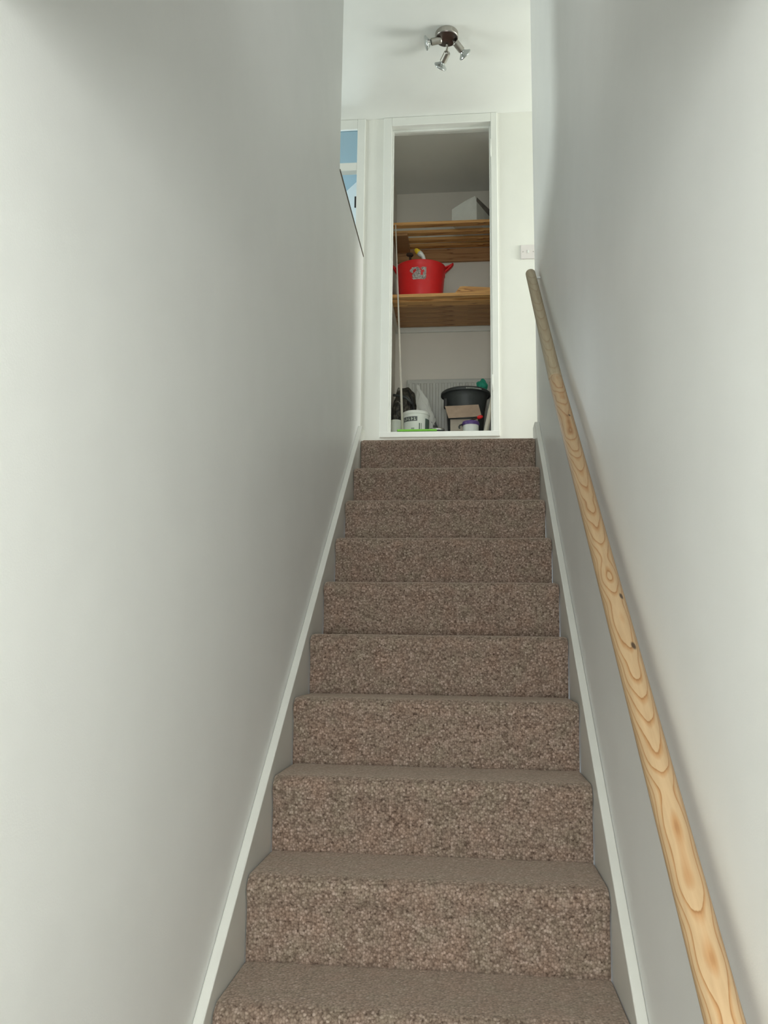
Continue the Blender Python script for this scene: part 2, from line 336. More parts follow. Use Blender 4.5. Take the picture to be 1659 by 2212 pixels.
# landing walls
struct('wall_front', boxes([(-2.5, -1.02, YD, YD+0.1, ZL, ZC), (-0.154, -0.034, YD, YD+0.1, ZL, ZC), (0.685, 2.8, YD, YD+0.1, ZL, ZC), (-0.034, 0.685, YD, YD+0.1, ZL, 1.955)]),
       M['wall_landing'], 'bright white landing wall facing the stairs', 'wall')
def window_wall(name, x0, x1, wy0, wy1, wz0, wz1, Y0, Y1, wn, lab):
    struct(name, boxes([(x0, x1, Y0, wy0, ZL, ZC), (x0, x1, wy1, Y1, ZL, ZC), (x0, x1, wy0, wy1, ZL, wz0), (x0, x1, wy0, wy1, wz1, ZC)]), M['wall_landing'], lab, 'wall')
    xm = (x0+x1)/2; t = 0.04
    f = struct(wn, boxes([(xm-.02, xm+.02, wy0, wy0+t, wz0, wz1), (xm-.02, xm+.02, wy1-t, wy1, wz0, wz1), (xm-.02, xm+.02, wy0+t, wy1-t, wz0, wz0+t), (xm-.02, xm+.02, wy0+t, wy1-t, wz1-t, wz1)]), M['gloss'], 'white framed landing window', 'window')
    link('pane', boxes([(xm-.003, xm+.003, wy0+t, wy1-t, wz0+t, wz1-t)]), M['glass'], f)
window_wall('wall_right_end', 2.8, 2.9, 2.02, 2.82, 2.3, 3.6, 1.845, YD, 'window_1', 'landing end wall on the right')
window_wall('wall_left_end', -2.6, -2.5, 1.4, 2.4, 2.35, 3.55, -0.1, YD, 'window_2', 'landing end wall on the left')
struct('wall_landing_right', boxes([(0.93, 2.8, 1.845, 1.947, ZL, ZC)]), M['wall_landing'], 'landing wall beside the stairwell on the right', 'wall')
struct('wall_landing_left', boxes([(-2.5, -0.12, -0.1, 0.0, ZL, ZC)]), M['wall_landing'], 'landing wall at the far left', 'wall')
# cupboard interior
struct('wall_cupboard', boxes([(-0.08, -0.03, YD+0.1, CB, 1.80, ZC), (0.70, 0.75, YD+0.1, CB, 1.80, ZC), (-0.08, 0.75, CB, CB+0.06, 1.80, ZC)]), M['cupboard'], 'off-white inside walls of the storage cupboard', 'wall')
struct('floor_cupboard', boxes([(-0.03, 0.70, YD+0.1, CB, 1.86, 1.90)]), M['cardin'], 'raised floor of the storage cupboard', 'floor')
# bedroom seen past the left door
struct('wall_bedroom', boxes([(-0.13, -0.085, YD+0.1, 5.5, ZL, ZC), (-2.6, -2.5, YD+0.1, 5.5, ZL, ZC), (-2.5, -1.9, 5.5, 5.6, ZL, ZC), (-0.5, -0.13, 5.5, 5.6, ZL, ZC), (-1.9, -0.5, 5.5, 5.6, ZL, 2.4), (-1.9, -0.5, 5.5, 5.6, 3.6, ZC)]), M['blue'], 'pale blue bedroom walls past the left door', 'wall')
struct('floor_bedroom', boxes([(-2.5, -0.13, YD, 5.5, ZL-0.1, ZL)]), M['carpet'], 'carpeted bedroom floor', 'floor')
struct('ceiling_bedroom', boxes([(-0.969, -0.205, YD+0.007, YD+0.1, ZC-0.012, ZC-0.001), (-2.5, -0.13, YD+0.1, 5.6, ZC-0.012, ZC-0.001), (-2.6, 0.0, CB+0.1, 5.6, ZC, ZC+0.1)]), M['blue'], 'pale blue bedroom ceiling', 'ceiling')
wb = struct('window_3', boxes([(-1.9, -1.86, 5.53, 5.57, 2.4, 3.6), (-0.54, -0.5, 5.53, 5.57, 2.4, 3.6), (-1.86, -0.54, 5.53, 5.57, 2.4, 2.44), (-1.86, -0.54, 5.53, 5.57, 3.56, 3.6)]), M['gloss'], 'white framed bedroom window', 'window')
link('pane', boxes([(-1.86, -0.54, 5.547, 5.553, 2.44, 3.56)]), M['glass'], wb)

# cupboard door frame
fr = struct('trim_cupboard_frame', boxes([(0.645, 0.685, YD-0.012, YD+0.10, 1.955, ZC-0.001), (-0.034, 0.018, YD-0.012, YD+0.10, 1.955, ZC-0.001),
                                (0.018, 0.645, YD-0.012, YD+0.10, 4.000, ZC-0.001)]), M['gloss'], 'white gloss frame around the open storage cupboard', 'trim', bevel=0.003)
fs = link('door_stop', boxes([(0.018, 0.028, YD+0.035, YD+0.055, 1.98, 4.0), (0.636, 0.645, YD+0.035, YD+0.055, 1.98, 4.0), (0.028, 0.636, YD+0.035, YD+0.055, 3.985, 4.0)]), M['gloss'], fr, bevel=0.002)
link('sill', boxes([(-0.036, 0.687, YD-0.014, YD+0.10, 1.945, 1.979)]), M['gloss'], fr, bevel=0.003)
for z0, z1 in ((3.755, 3.872), (2.225, 2.325)):
    h = link('hinge', boxes([(0.6425, 0.6455, YD-0.006, YD+0.030, z0, z1)]), M['gloss'], fr, bevel=0.001)
    link('hinge_knuckle', tube([(0.644, YD-0.016, z0), (0.644, YD-0.016, z1)], 0.004, 10), M['gloss'], h, smooth=True)
# bedroom door frame with fanlight
fr2 = struct('trim_bedroom_frame', boxes([(-0.205, -0.154, YD-0.012, YD+0.10, ZL, ZC-0.001), (-1.02, -0.969, YD-0.012, YD+0.10, ZL, ZC-0.001), (-0.969, -0.205, YD-0.012, YD+0.006, 3.992, ZC-0.001)]),
             M['gloss'], 'white gloss frame of the doorway on the left with a fanlight over it', 'trim', bevel=0.003)
link('transom', boxes([(-0.969, -0.205, YD-0.012, YD+0.04, 3.703, 3.757)]), M['gloss'], fr2, bevel=0.003)
link('fanlight_pane', boxes([(-0.969, -0.205, YD+0.010, YD+0.014, 3.757, 3.992)]), M['glass'], fr2)
# door leaf ajar, hinged on the right jamb
dl = thing('door_2', 'white bedroom door standing ajar under the fanlight on the left', 'door', (-0.207, YD+0.09, ZL), math.radians(-52))
dl['kind'] = 'structure'
link('leaf', boxes([(-0.74, -0.004, 0.0, 0.038, 0.01, 2.04)]), M['door'], dl, bevel=0.002)
for z0, z1 in ((1.842, 1.918), (0.20, 0.276)):
    c, q_ = math.cos(math.radians(52)), math.sin(math.radians(52))
    # butt hinge standing in the jamb corner, in the leaf's own frame
    T = Matrix.Rotation(math.radians(52), 4, 'Z') @ Matrix.Translation((0.207, -(YD+0.09), 0))
    bm = bmesh.new(); box(bm, -0.229, -0.2165, YD+0.076, YD+0.084, z0, z1, T)
    link('hinge', bm, M['black'], dl, bevel=0.001)

# landing skirting
struct('baseboard_front', boxes([(-0.154, -0.034, YD-0.014, YD, ZL, ZL+0.1), (0.685, 2.8, YD-0.014, YD, ZL, ZL+0.1)]), M['gloss'], 'white skirting along the landing wall', 'skirting', bevel=0.003)

# ---------------------------------------------------------------- staircase
stairs = thing('staircase', 'straight flight of stairs in beige brown loop carpet between white walls', 'stairs', (W/2, 0, ZF))
def par(o, p):
    o.parent = p; o.matrix_parent_inverse = Matrix.Identity(4); o.location = -Vector(p.location) if o.location.length == 0 else o.location - p.location; return o
def step_mesh(k):
    prof = []                                                # (dy, dz) outer surface, riser foot to tread back
    y0, z0 = k*G, k*R
    prof += [(0.004, -0.016), (0.001, 0.012), (0.0, 0.05), (-0.0005, 0.10), (-0.003, R-0.062), (-0.009, R-0.046)]
    for a in (200, 180, 160, 140, 120, 105, 92):
        t = math.radians(a); prof.append((0.020+0.032*math.cos(t), R-0.032+0.032*math.sin(t)))
    prof += [(0.05, R+0.0003), (0.09, R), (0.16, R), (G-0.004, R), (G+0.016, R-0.0005)]
    bm = bmesh.new(); xs = [0.0015, 0.004, 0.012] + [0.012 + (W-0.024)*i/26 for i in range(1, 26)] + [W-0.012, W-0.004, W-0.0015]
    cols = []
    for x in xs:
        e = min(x, W-x); tuck = 0.0055*max(0, 1-e/0.012)**1.5
        col = []
        for j, (dy, dz) in enumerate(prof):
            nz = noise.noise(Vector((x*9, k*3.1, j*0.25)))*0.0016
            oy = tuck + nz if j < 12 else 0.0; oz = -tuck*0.9 + nz if j > 8 else 0.0
            col.append(bm.verts.new((x, y0+dy+oy, z0+dz+oz)))
        # underside, 12 mm in
        col.append(bm.verts.new((x, y0+G+0.016, z0+R-0.022))); col.append(bm.verts.new((x, y0+0.030, z0+R-0.022))); col.append(bm.verts.new((x, y0+0.022, z0-0.016)))
        cols.append(col)
    n = len(cols[0])
    for a, b in zip(cols, cols[1:]):
        for j in range(n): bm.faces.new((a[j], a[(j+1) % n], b[(j+1) % n], b[j]))
    bm.faces.new(cols[0]); bm.faces.new(cols[-1][::-1])
    return bm
for k in range(-5, 9):
    o = link('step', step_mesh(k), M['carpet'], smooth=False)
    for p in o.data.polygons: p.use_smooth = len(p.vertices) == 4
    par(o, stairs)
def stringer(x0, x1, off):
    s = R/G; yt = 1.94; zt = ZL+0.080; yk = (zt-off)/s
    bm = prism([(-1.20, ZF), (1.0, ZF), (yt, ZL-0.25), (yt, zt), (yk, zt), (-1.20, off-1.20*s)], x0, x1, 'x')
    return bm
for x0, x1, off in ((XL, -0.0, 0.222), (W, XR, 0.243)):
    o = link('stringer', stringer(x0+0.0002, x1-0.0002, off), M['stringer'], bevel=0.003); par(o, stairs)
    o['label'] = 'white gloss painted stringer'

# ---------------------------------------------------------------- handrail
rail = thing('handrail', 'round pine handrail fixed to the right stairwell wall', 'handrail', (0.787, 0.716, 1.571))
A = Vector((0.787, 1.6995, 2.404)); Bj = Vector((0.787, 0.716, 1.571)); Cc = Vector((0.787, -1.728, -0.3625))
def rail_len(p, q, mat, r0=0.0224):
    d = (q-p); L = d.length; rot = d.to_track_quat('Z', 'X')
    prof = [(0, 0), (r0*0.80, 0), (r0*0.95, 0.0015), (r0, 0.005)] + [(r0, L*i/40) for i in range(1, 40)] + [(r0, L-0.001), (r0*0.985, L), (0, L)]
    o = link('rail_length', lathe(prof, 40), mat, rail, smooth=True)
    o.rotation_mode = 'QUATERNION'; o.rotation_quaternion = rot; o.location = p - rail.location
    return o, rot
def local(p, q, w):
    rot = (q-p).to_track_quat('Z', 'X'); return rot.inverted() @ (w-p)
kn = []
for w_, rr in (((0.798, -0.2899, 0.8001), 0.0052), ((0.7947, -0.4126, 0.7039), 0.0060), ((0.7936, 0.4242, 1.3672), 0.004)):
    l = local(Bj, Cc, Vector(w_)); kn.append((l.x, l.y, l.z, rr))
vl = local(Bj, Cc, Bj + Vector((-0.10, -0.50, 0.63)).normalized()*0.034)   # flat-sawn face turned up and outward
M['rail_low'] = wood('pale_pine_rail', (0.47, 0.325, 0.180), (0.40, 0.225, 0.098), (0.29, 0.135, 0.045), 'Z', 0.45, 260, kn, 0.75, 0.08, (vl.x, vl.y), -10.0, 0.8)
M['rail_top'] = wood('dull_pine_rail', (0.38, 0.31, 0.20), (0.34, 0.26, 0.16), (0.29, 0.21, 0.12), 'Z', 0.5, 200, (), 0.5, 0.06, (vl.x, vl.y), -8.0, 0.4)
t_, _ = rail_len(A, Bj + (A-Bj).normalized()*0.0012, M['rail_top']); t_['label'] = 'duller upper length of the rail'
b_, _ = rail_len(Bj, Cc, M['rail_low'], 0.0224); b_['label'] = 'pale lower length with knots and bold grain'
for y in (1.64, -1.40):
    z = 1.571 + (y-0.716)*(0.8470 if y > 0.716 else 0.7911)
    c = Vector((0.800, y, z)) - rail.location
    o = link('bracket', tube([c, c+Vector((XR-0.800-0.001, 0, 0))], 0.006, 16), M['brace'], rail, smooth=False)

# ---------------------------------------------------------------- spotlight on the landing ceiling
lamp = thing('ceiling_spotlight', 'brushed metal three spot light on the landing ceiling', 'light', (0.387, 2.185, ZC))
link('base', lathe([(0, 0), (0.062, 0), (0.064, -0.004), (0.064, -0.029), (0.062, -0.032)], 48), M['steel'], lamp, smooth=False, bevel=0.001)
link('base_cover', lathe([(0, -0.032), (0.062, -0.032), (0.060, -0.036), (0, -0.037)][::-1], 48), M['steel_dark'], lamp)
def spot(root, knee, direction, L=0.052, r=0.019):
    h = link('arm', tube([root, (Vector(root)+Vector(knee))/2 + Vector((0, 0, -0.006)), knee], 0.0065, 12), M['steel'], lamp, smooth=True)
    T = aim(knee, direction)
    link('spot_head', lathe([(0, -0.008), (r*0.8, -0.008), (r, -0.002), (r, L), (r*0.86, L), (r*0.86, L-0.006), (0, L-0.006)], 28, T=T), M['steel'], lamp, bevel=0.001)
    rb = 0.038
    T2 = aim(Vector(knee)+Vector(direction).normalized()*(L-0.004), direction)
    prof = [(0, 0), (0.012, 0), (0.014, 0.008), (0.020, 0.016), (0.030, 0.024), (rb, 0.030), (rb, 0.034), (rb*0.93, 0.037), (rb*0.5, 0.040), (0, 0.041)]
    b = link('bulb', lathe(prof, 32, T=T2), M['bulb'], lamp, smooth=True)
spot((-0.030, -0.010, -0.035), (-0.036, -0.014, -0.050), (-1, -0.06, -0.22), 0.050)
spot((0.000, 0.030, -0.040), (0.000, 0.085, -0.055), (-0.58, 0.85, -0.55), 0.050)
spot((0.036, 0.006, -0.036), (0.050, 0.008, -0.055), (0.66, 0.66, -0.48), 0.052)

# ---------------------------------------------------------------- light switch
sw = thing('light_switch', 'square white light switch on the landing wall by the right stairwell wall', 'switch', (0.868, YD, 3.109))
link('plate', boxes([(-0.046, 0.046, -0.009, 0, -0.046, 0.046)]), M['plate'], sw, bevel=0.003)
link('rocker', boxes([(-0.005, 0.005, -0.0115, -0.008, -0.010, 0.010)]), M['whitep'], sw, bevel=0.001)
for x in (-0.031, 0.031): link('screw', lathe([(0, -0.0105), (0.0025, -0.0105), (0.003, -0.009), (0, -0.0085)], 12, T=Matrix.Rotation(0, 4, 'X')) if False else tube([(x, -0.0085, 0), (x, -0.0105, 0)], 0.003, 12), M['steel'], sw)

# ---------------------------------------------------------------- cupboard shelves
XA, XB = -0.030, 0.700
def slat(x0, x1, y0, y1, z0, z1, mat, parent):
    o = link('slat', boxes([(x0, x1, 0, y1-y0, z0, z1)]), mat, parent, bevel=0.003); o.location = (0, y0-parent.location.y, -parent.location.z); return o
Z1 = 3.600
s1 = thing('slatted_shelf', 'upper orange pine slatted shelf with wide gaps in the cupboard', 'shelf', (0, 3.43, Z1), group=None)
for y in (3.430, 3.548, 3.655, 3.745):
    slat(XA+0.002, XB-0.002, y, y+0.048, Z1, Z1+0.022, M['pine_slat'], s1)
link('side_bearer', boxes([(XA+0.001, 0.075, 0.10, CB-3.43-0.026, -0.024, -0.001)]), M['pine_board'], s1, bevel=0.002)
link('side_bearer', boxes([(0.66, XB-0.001, 0.10, CB-3.43-0.026, -0.024, -0.001)]), M['pine_board'], s1, bevel=0.002)
link('back_ledger', boxes([(XA+0.001, XB-0.001, CB-3.43-0.024, CB-3.43-0.001, -0.101, -0.0005)]), M['pine_board'], s1, bevel=0.002)
Z2 = 2.997
s2 = thing('slatted_shelf', 'lower pine slatted shelf holding the red bucket in the cupboard', 'shelf', (0, 3.265, Z2))
ys = [(3.265, 3.312), (3.345, 3.425), (3.430, 3.508), (3.514, 3.590), (3.595, 3.675), (3.680, 3.755), (3.760, 3.797)]
for i, (a, b) in enumerate(ys):
    slat(XA+0.002, XB-0.002, a, b, Z2, Z2+0.022, M['pine_slat'] if i < 2 else M['pine_board'], s2)
link('back_ledger', boxes([(XA+0.001, XB-0.001, CB-3.265-0.022, CB-3.265-0.001, -0.036, -0.0005)]), M['gloss'], s2, bevel=0.002)['label'] = 'white painted batten under the back of the shelf'
link('side_bearer', boxes([(XA+0.001, XA+0.022, 0.02, CB-3.265-0.024, -0.036, -0.0005)]), M['cupboard'], s2, bevel=0.002)

# white carton on top shelf
def carton():
    t = thing('white_box', 'open white cardboard box with raised flaps on the upper slatted shelf', 'box', (0.56, 3.455, Z1+0.022), 0.0)
    def P(*p): return [Vector(q) for q in p]
    # vertical corner nearest the viewer at origin; one side goes left, the other goes back right
    def slab(name, pts, thick, mat, n):
        bm = bmesh.new(); n = Vector(n).normalized()*thick
        a = [bm.verts.new(Vector(p)) for p in pts]; b = [bm.verts.new(Vector(p)+n) for p in pts]
        bm.faces.new(a); bm.faces.new(b[::-1]); m = len(a)
        for i in range(m): bm.faces.new((a[i], a[(i+1) % m], b[(i+1) % m], b[i]))
        return link(name, bm, mat, t)
    L = Vector((-0.172, 0.045, 0)); B = Vector((0.105, 0.205, 0)); H = Vector((0, 0, 1))
    slab('front_panel', [(0, 0, 0), L, L+H*0.120, L*0.92+H*0.128, L*0.45+H*0.168, L*0.05+H*0.192, H*0.150], 0.004, M['carton'], (0.2, 1, 0))
    slab('side_panel', [(0.002, 0.006, 0), B, B+H*0.13, (0.002, 0.006, 0.150)], 0.004, M['carton'], (-1, 0.5, 0))
    slab('back_panel', [L+Vector((0.004, 0.01, 0)), L+B, L+B+H*0.13, L+Vector((0.004, 0.01, 0.120))], 0.004, M['carton'], (1, -.5, 0))
    slab('back_panel', [B, L+B, L+B+H*0.13, B+H*0.13], 0.004, M['carton'], (-0.2, -1, 0))
    slab('flap', [(0.000, 0.008, 0.150), (0.004, 0.03, 0.195), B*0.95+Vector((0.02, 0.0, 0.165)), B+H*0.13], 0.003, M['cartonin'], (-1, 0.5, 0))['label'] = 'grey torn flap'
    slab('base_panel', [(0, 0.004, 0.0005), L+Vector((0, 0.004, 0.0005)), L+B+H*0.0005, B+H*0.0005], 0.003, M['carton'], (0, 0, 1))
    return t
carton()

# red flexible tub
def trug():
    zb = Z2+0.0225; cx, cy = 0.176, 3.438
    t = thing('red_tub', 'red flexible plastic tub with two handles and a torn sticker on the lower shelf', 'bucket', (cx, cy, zb))
    H = 0.252
    def rimz(a, f): return 0.018*math.cos(2*a)*f        # rim swept up at the two handles
    prof = [(0.0, 0.004), (0.140, 0.0), (0.146, 0.002), (0.150, 0.02), (0.154, 0.08), (0.160, 0.15), (0.165, 0.21), (0.169, H-0.01), (0.172, H-0.006), (0.171, H), (0.164, H-0.002), (0.160, 0.20), (0.146, 0.03), (0.135, 0.008), (0.0, 0.008)]
    bm = bmesh.new(); n = 64; rings = []
    for r, z in prof:
        if r == 0: rings.append([bm.verts.new((0, 0, z))])
        else: rings.append([bm.verts.new((r*math.cos(2*PI*j/n), r*0.96*math.sin(2*PI*j/n), z+(0.003*math.cos(4*PI*j/n))*(z/H)**3)) for j in range(n)])
    for a, b in zip(rings, rings[1:]):
        for j in range(n):
            j2 = (j+1) % n
            if len(a) == 1: bm.faces.new((a[0], b[j], b[j2]))
            elif len(b) == 1: bm.faces.new((a[j], a[j2], b[0]))
            else: bm.faces.new((a[j], a[j2], b[j2], b[j]))
    link('body', bm, M['red'], t, smooth=True)
    for s in (-1, 1):
        pts = []
        for i in range(17):
            u = i/16
            # loop: leaves the rim, arches out over, returns to the side wall
            x = 0.160 + 0.060*math.sin(PI*min(1, u*1.15))*(1.0) ; z = H+0.000 + 0.036*math.sin(PI*u*0.75)-0.085*max(0, u-0.45)**1.1*2
            pts.append((s*(x if s > 0 else 0.160+(x-0.160)*0.55), 0.0, z))
        bm = bmesh.new(); 
        # flat strap section 26 mm wide
        V = [Vector(p) for p in pts]; rings = []
        for i, p in enumerate(V):
            tg = (V[min(i+1, 16)]-V[max(i-1, 0)]).normalized(); nn = tg.cross(Vector((0, 1, 0))).normalized()
            wv = 0.020
            rings.append([bm.verts.new(p+nn*0.006*c+Vector((0, wv*e, 0))) for c, e in ((1, -.7), (1, .7), (.4, 1), (-.4, 1), (-1, .7), (-1, -.7), (-.4, -1), (.4, -1))])
        for a, b in zip(rings, rings[1:]):
            for j in range(8): bm.faces.new((a[j], a[(j+1) % 8], b[(j+1) % 8], b[j]))
        bm.faces.new(rings[0]); bm.faces.new(rings[-1][::-1])
        link('handle', bm, M['red'], t, smooth=True)
    # torn sticker: irregular patches hugging the curved side, two ragged blobs
    bm = bmesh.new(); N = 26
    pat = ["..######...####", ".########.#####", "####..###..####", "###...####...##", ".##..#####...##", "..#.######..###",
           "...#######..###", "..########..###", "..#############", "...############", "..#############", "...###########."]
    for rI, row in enumerate(pat):
        for cI, ch in enumerate(row):
            if ch != '#': continue
            def pt(c, r):
                ang = -PI/2 - 0.06 + (c-7.5)*0.046; z = 0.196 - r*0.0070
                rr = 0.1535+ (z-0.08)/0.13*0.0125 + 0.0020
                jx = 0.12*noise.noise(Vector((c*1.3, r*1.7, 0))); return Vector((rr*math.cos(ang+jx*0.08), rr*0.96*math.sin(ang+jx*0.08), z+jx*0.006))
            q = [bm.verts.new(pt(cI+a, rI+b)) for a, b in ((0, 0), (1, 0), (1, 1), (0, 1))]
            bm.faces.new(q)
    bmesh.ops.remove_doubles(bm, verts=bm.verts[:], dist=0.0004)
    link('sticker', bm, M['sticker'], t)['label'] = 'torn silver grey sticker'
    return cx, cy, zb
cx, cy, zb = trug()
# brush with yellow and white handle poking out
br = thing('brush', 'small brush with yellow and white handle sticking out of the red tub', 'brush', (0.16, 3.40, zb+0.012))
p0 = Vector((0.142, 3.39, 3.395)); p1 = Vector((0.198, 3.385, 3.335)); d = (p1-p0).normalized(); bl = Vector(br.location)
link('handle_tip', tube([p0-bl-d*0.004, p0-bl+d*0.004, p0-bl+d*0.02, p0-bl+d*0.036], [0.008, 0.014, 0.018, 0.0195], 20), M['yellow'], br, smooth=True)
link('handle', tube([p0-bl+d*0.036, p0-bl+d*0.055, p0-bl+d*0.075, Vector((0.215, 3.40, 3.28))-bl, Vector((0.215, 3.43, 3.10))-bl], [0.0195, 0.019, 0.014, 0.010, 0.009], 20), M['whitep'], br, smooth=True)
link('bristles', lathe([(0, 0), (0.03, 0.0), (0.034, 0.05), (0.026, 0.10), (0, 0.10)], 20, sy=0.5, T=Matrix.Translation(Vector((0.215, 3.43, zb+0.012))-bl)), M['brown'], br)
b2 = thing('paintbrush', 'dark brown brush tip showing over the rim of the red tub', 'brush', (0.10, 3.46, zb+0.012)); bl = Vector(b2.location)
link('handle', tube([(0.0, 0, 0), (0.0, 0.0, 0.345)], 0.008, 12), M['brown'], b2, smooth=True)
bmx = bmesh.new(); bmesh.ops.create_icosphere(bmx, subdivisions=3, radius=0.020)
for v in bmx.verts: v.co = v.co*(1+0.25*noise.noise(v.co*70)); v.co.x *= 1.3; v.co.z = v.co.z*0.7+0.362; 
for v in bmx.verts: v.co.z += 0.0
link('bristles', bmx, M['brown'], b2, smooth=True)

# loose board on the lower shelf
bd = tag(link('wooden_board', prism([(0.408, 0), (0.70-0.004, 0), (0.70-0.004, 0.034), (0.470, 0.052), (0.446, 0.050)], 3.285, 3.41, 'y'), M['pine_slat'], bevel=0.002), 'angled pine offcut lying on the lower shelf right of the red tub', 'board')
bd.location = (0, 0, Z2+0.0225)

# ---------------------------------------------------------------- cupboard floor contents
F = 1.901
# radiator on the back wall
rd = thing('radiator', 'white panel radiator low on the back wall of the cupboard', 'radiator', (0.36, CB-0.03, 2.02))
bm = bmesh.new(); n = 14; x0, x1, z0, z1 = -0.30, 0.315, 0.0, 0.575
pts = []
for i in range(n):
    xa = x0 + 0.012 + (x1-x0-0.024)*i/n; wd = (x1-x0-0.024)/n
    pts += [(xa, -0.012), (xa+wd*0.18, -0.017), (xa+wd*0.55, -0.017), (xa+wd*0.73, -0.012)]
poly = [(x0, 0.02), (x0, -0.012)] + pts + [(x1, -0.012), (x1, 0.02)]
link('panel', prism(poly, 0.03, z1-0.03, 'z'), M['rad'], rd, bevel=0.002)
link('top_rail', boxes([(x0, x1, -0.016, 0.022, z1-0.032, z1)]), M['rad'], rd, bevel=0.006)
link('bottom_rail', boxes([(x0, x1, -0.016, 0.022, 0, 0.032)]), M['rad'], rd, bevel=0.006)

# big dark grey bowl
def ov(prof, sx, sy, n=56): return lathe(prof, n, sx=sx, sy=sy)
bw = thing('plastic_tub', 'large dark grey oval tub with a thick rim on the right of the cupboard floor', 'tub', (0.480, 3.585, F+0.001), 0)
prof = [(0, 0), (0.095, 0), (0.104, 0.01), (0.112, 0.20), (0.124, 0.36), (0.139, 0.44), (0.146, 0.478), (0.158, 0.484), (0.162, 0.476), (0.165, 0.478), (0.164, 0.494), (0.154, 0.502), (0.143, 0.500), (0.132, 0.44), (0.12, 0.30), (0.09, 0.02), (0, 0.02)]
prof = [(r*1.03, z*1.05) for r, z in prof]
link('body', ov(prof, 1.0, 1.0), M['bowl'], bw, smooth=True)
link('grip', boxes([(-0.146, -0.120, -0.110, -0.070, 0.39, 0.46)]), M['black'], bw, bevel=0.008)
# rim mesh strip (pale dusty)
bm = bmesh.new()
for i in range(12):
    a = -PI/2 + 0.04 + i*0.055; box(bm, -0.002, 0.002, -0.003, 0.003, -0.004, 0.004, Matrix.Translation((0.1705*math.cos(a), 0.1705*math.sin(a), 0.509)) @ Matrix.Rotation(a+PI/2, 4, 'Z'))
link('rim_notches', bm, M['pot'], bw)['label'] = 'row of pale notches along the rim'
tl = tag(link('teal_cloth', (lambda b: b)(bmesh.new()), M['teal']), 'crumpled teal green cloth on the rim of the dark grey tub', 'cloth') if False else None
bm = bmesh.new(); bmesh.ops.create_icosphere(bm, subdivisions=4, radius=1.0)
for v in bm.verts:
    p = v.co.copy(); k = 1 + 0.35*noise.noise(p*1.7+Vector((3, 1, 0))) + 0.10*noise.noise(p*5)
    v.co = Vector((p.x*0.040*k*(1.0-0.35*max(0, p.z)), p.y*0.030*k, p.z*0.047*k))
tag(link('teal_cloth', bm, M['teal'], smooth=True, loc=(0.592, 3.585, F+0.528+0.048)), 'crumpled teal green cloth on the rim of the dark grey tub', 'cloth')

# cardboard box with open flap
cb = thing('cardboard_box', 'small brown cardboard box with its flap folded out in front of the grey tub', 'box', (0.466, 3.27, F))
link('body', boxes([(-0.083, 0.094, 0.0, 0.09, 0, 0.255)]), M['cardin'], cb, bevel=0.002)
bm = bmesh.new()
q = [(-0.094, -0.036, 0.252), (0.118, -0.034, 0.262), (0.098, 0.0, 0.350), (-0.118, 0.0, 0.342)]
a = [bm.verts.new(p) for p in q]; b = [bm.verts.new((p[0], p[1]+0.004, p[2]+0.002)) for p in q]
bm.faces.new(a); bm.faces.new(b[::-1])
for i in range(4): bm.faces.new((a[i], a[(i+1) % 4], b[(i+1) % 4], b[i]))
link('flap', bm, M['card'], cb)

# purple rimmed tin and its wire handle, red brush
pt_ = thing('paint_tin', 'white tin with a purple lid in front of the cardboard box', 'tin', (0.514, 3.17, F))
link('body', lathe([(0, 0), (0.050, 0), (0.050, 0.186), (0, 0.186)], 40), M['whitep'], pt_, smooth=False, bevel=0.001)
link('lid', lathe([(0, 0.186), (0.054, 0.182), (0.055, 0.196), (0.052, 0.206), (0.044, 0.208), (0.042, 0.203), (0, 0.203)], 40), M['purple'], pt_, bevel=0.001)
link('handle', tube([(-0.052, -0.006, 0.190), (-0.068, -0.020, 0.182), (-0.074, -0.030, 0.168), (-0.070, -0.036, 0.158)], 0.005, 10), M['bowl'], pt_, smooth=True)
rb_ = thing('hand_brush', 'red handled tool lying across the purple lidded tin', 'brush', (0.53, 3.18, F+0.208))
link('handle', tube([(-0.03, 0.0, 0.009), (0.0, -0.01, 0.016), (0.028, -0.015, 0.024), (0.045, -0.02, 0.028)], [0.004, 0.005, 0.006, 0.006], 12), M['brown'], rb_, smooth=True)
link('grip', tube([(0.026, -0.016, 0.024), (0.034, -0.018, 0.026), (0.05, -0.02, 0.030), (0.06, -0.022, 0.031)], [0.008, 0.012, 0.011, 0.005], 16), M['red'], rb_, smooth=True)

# batten on the right and white pole on the left
def stick(name, p, q, w, t, mat, label, cat, round_=False, r2=None):
    p, q = Vector(p), Vector(q); 
    if round_: bm = tube([(0, 0, 0), q-p], [w, r2 or w], 14)
    else:
        d = q-p; T = aim((0, 0, 0), d); bm = bmesh.new(); box(bm, -w/2, w/2, -t/2, t/2, 0, d.length, T)
    return tag(link(name, bm, mat, loc=p, smooth=round_), label, cat)
stick('wooden_batten', (0.580, 3.105, F+0.002), (0.684, 3.25, 2.42), 0.022, 0.016, M['batten'], 'cream batten leaning against the right side of the cupboard', 'batten')
stick('white_pole', (0.092, 3.132, F+0.0025), (0.024, 3.16, 3.46), 0.0085, 0, M['pole'], 'thin white pole leaning up the left side of the cupboard', 'pole', True, 0.0035)

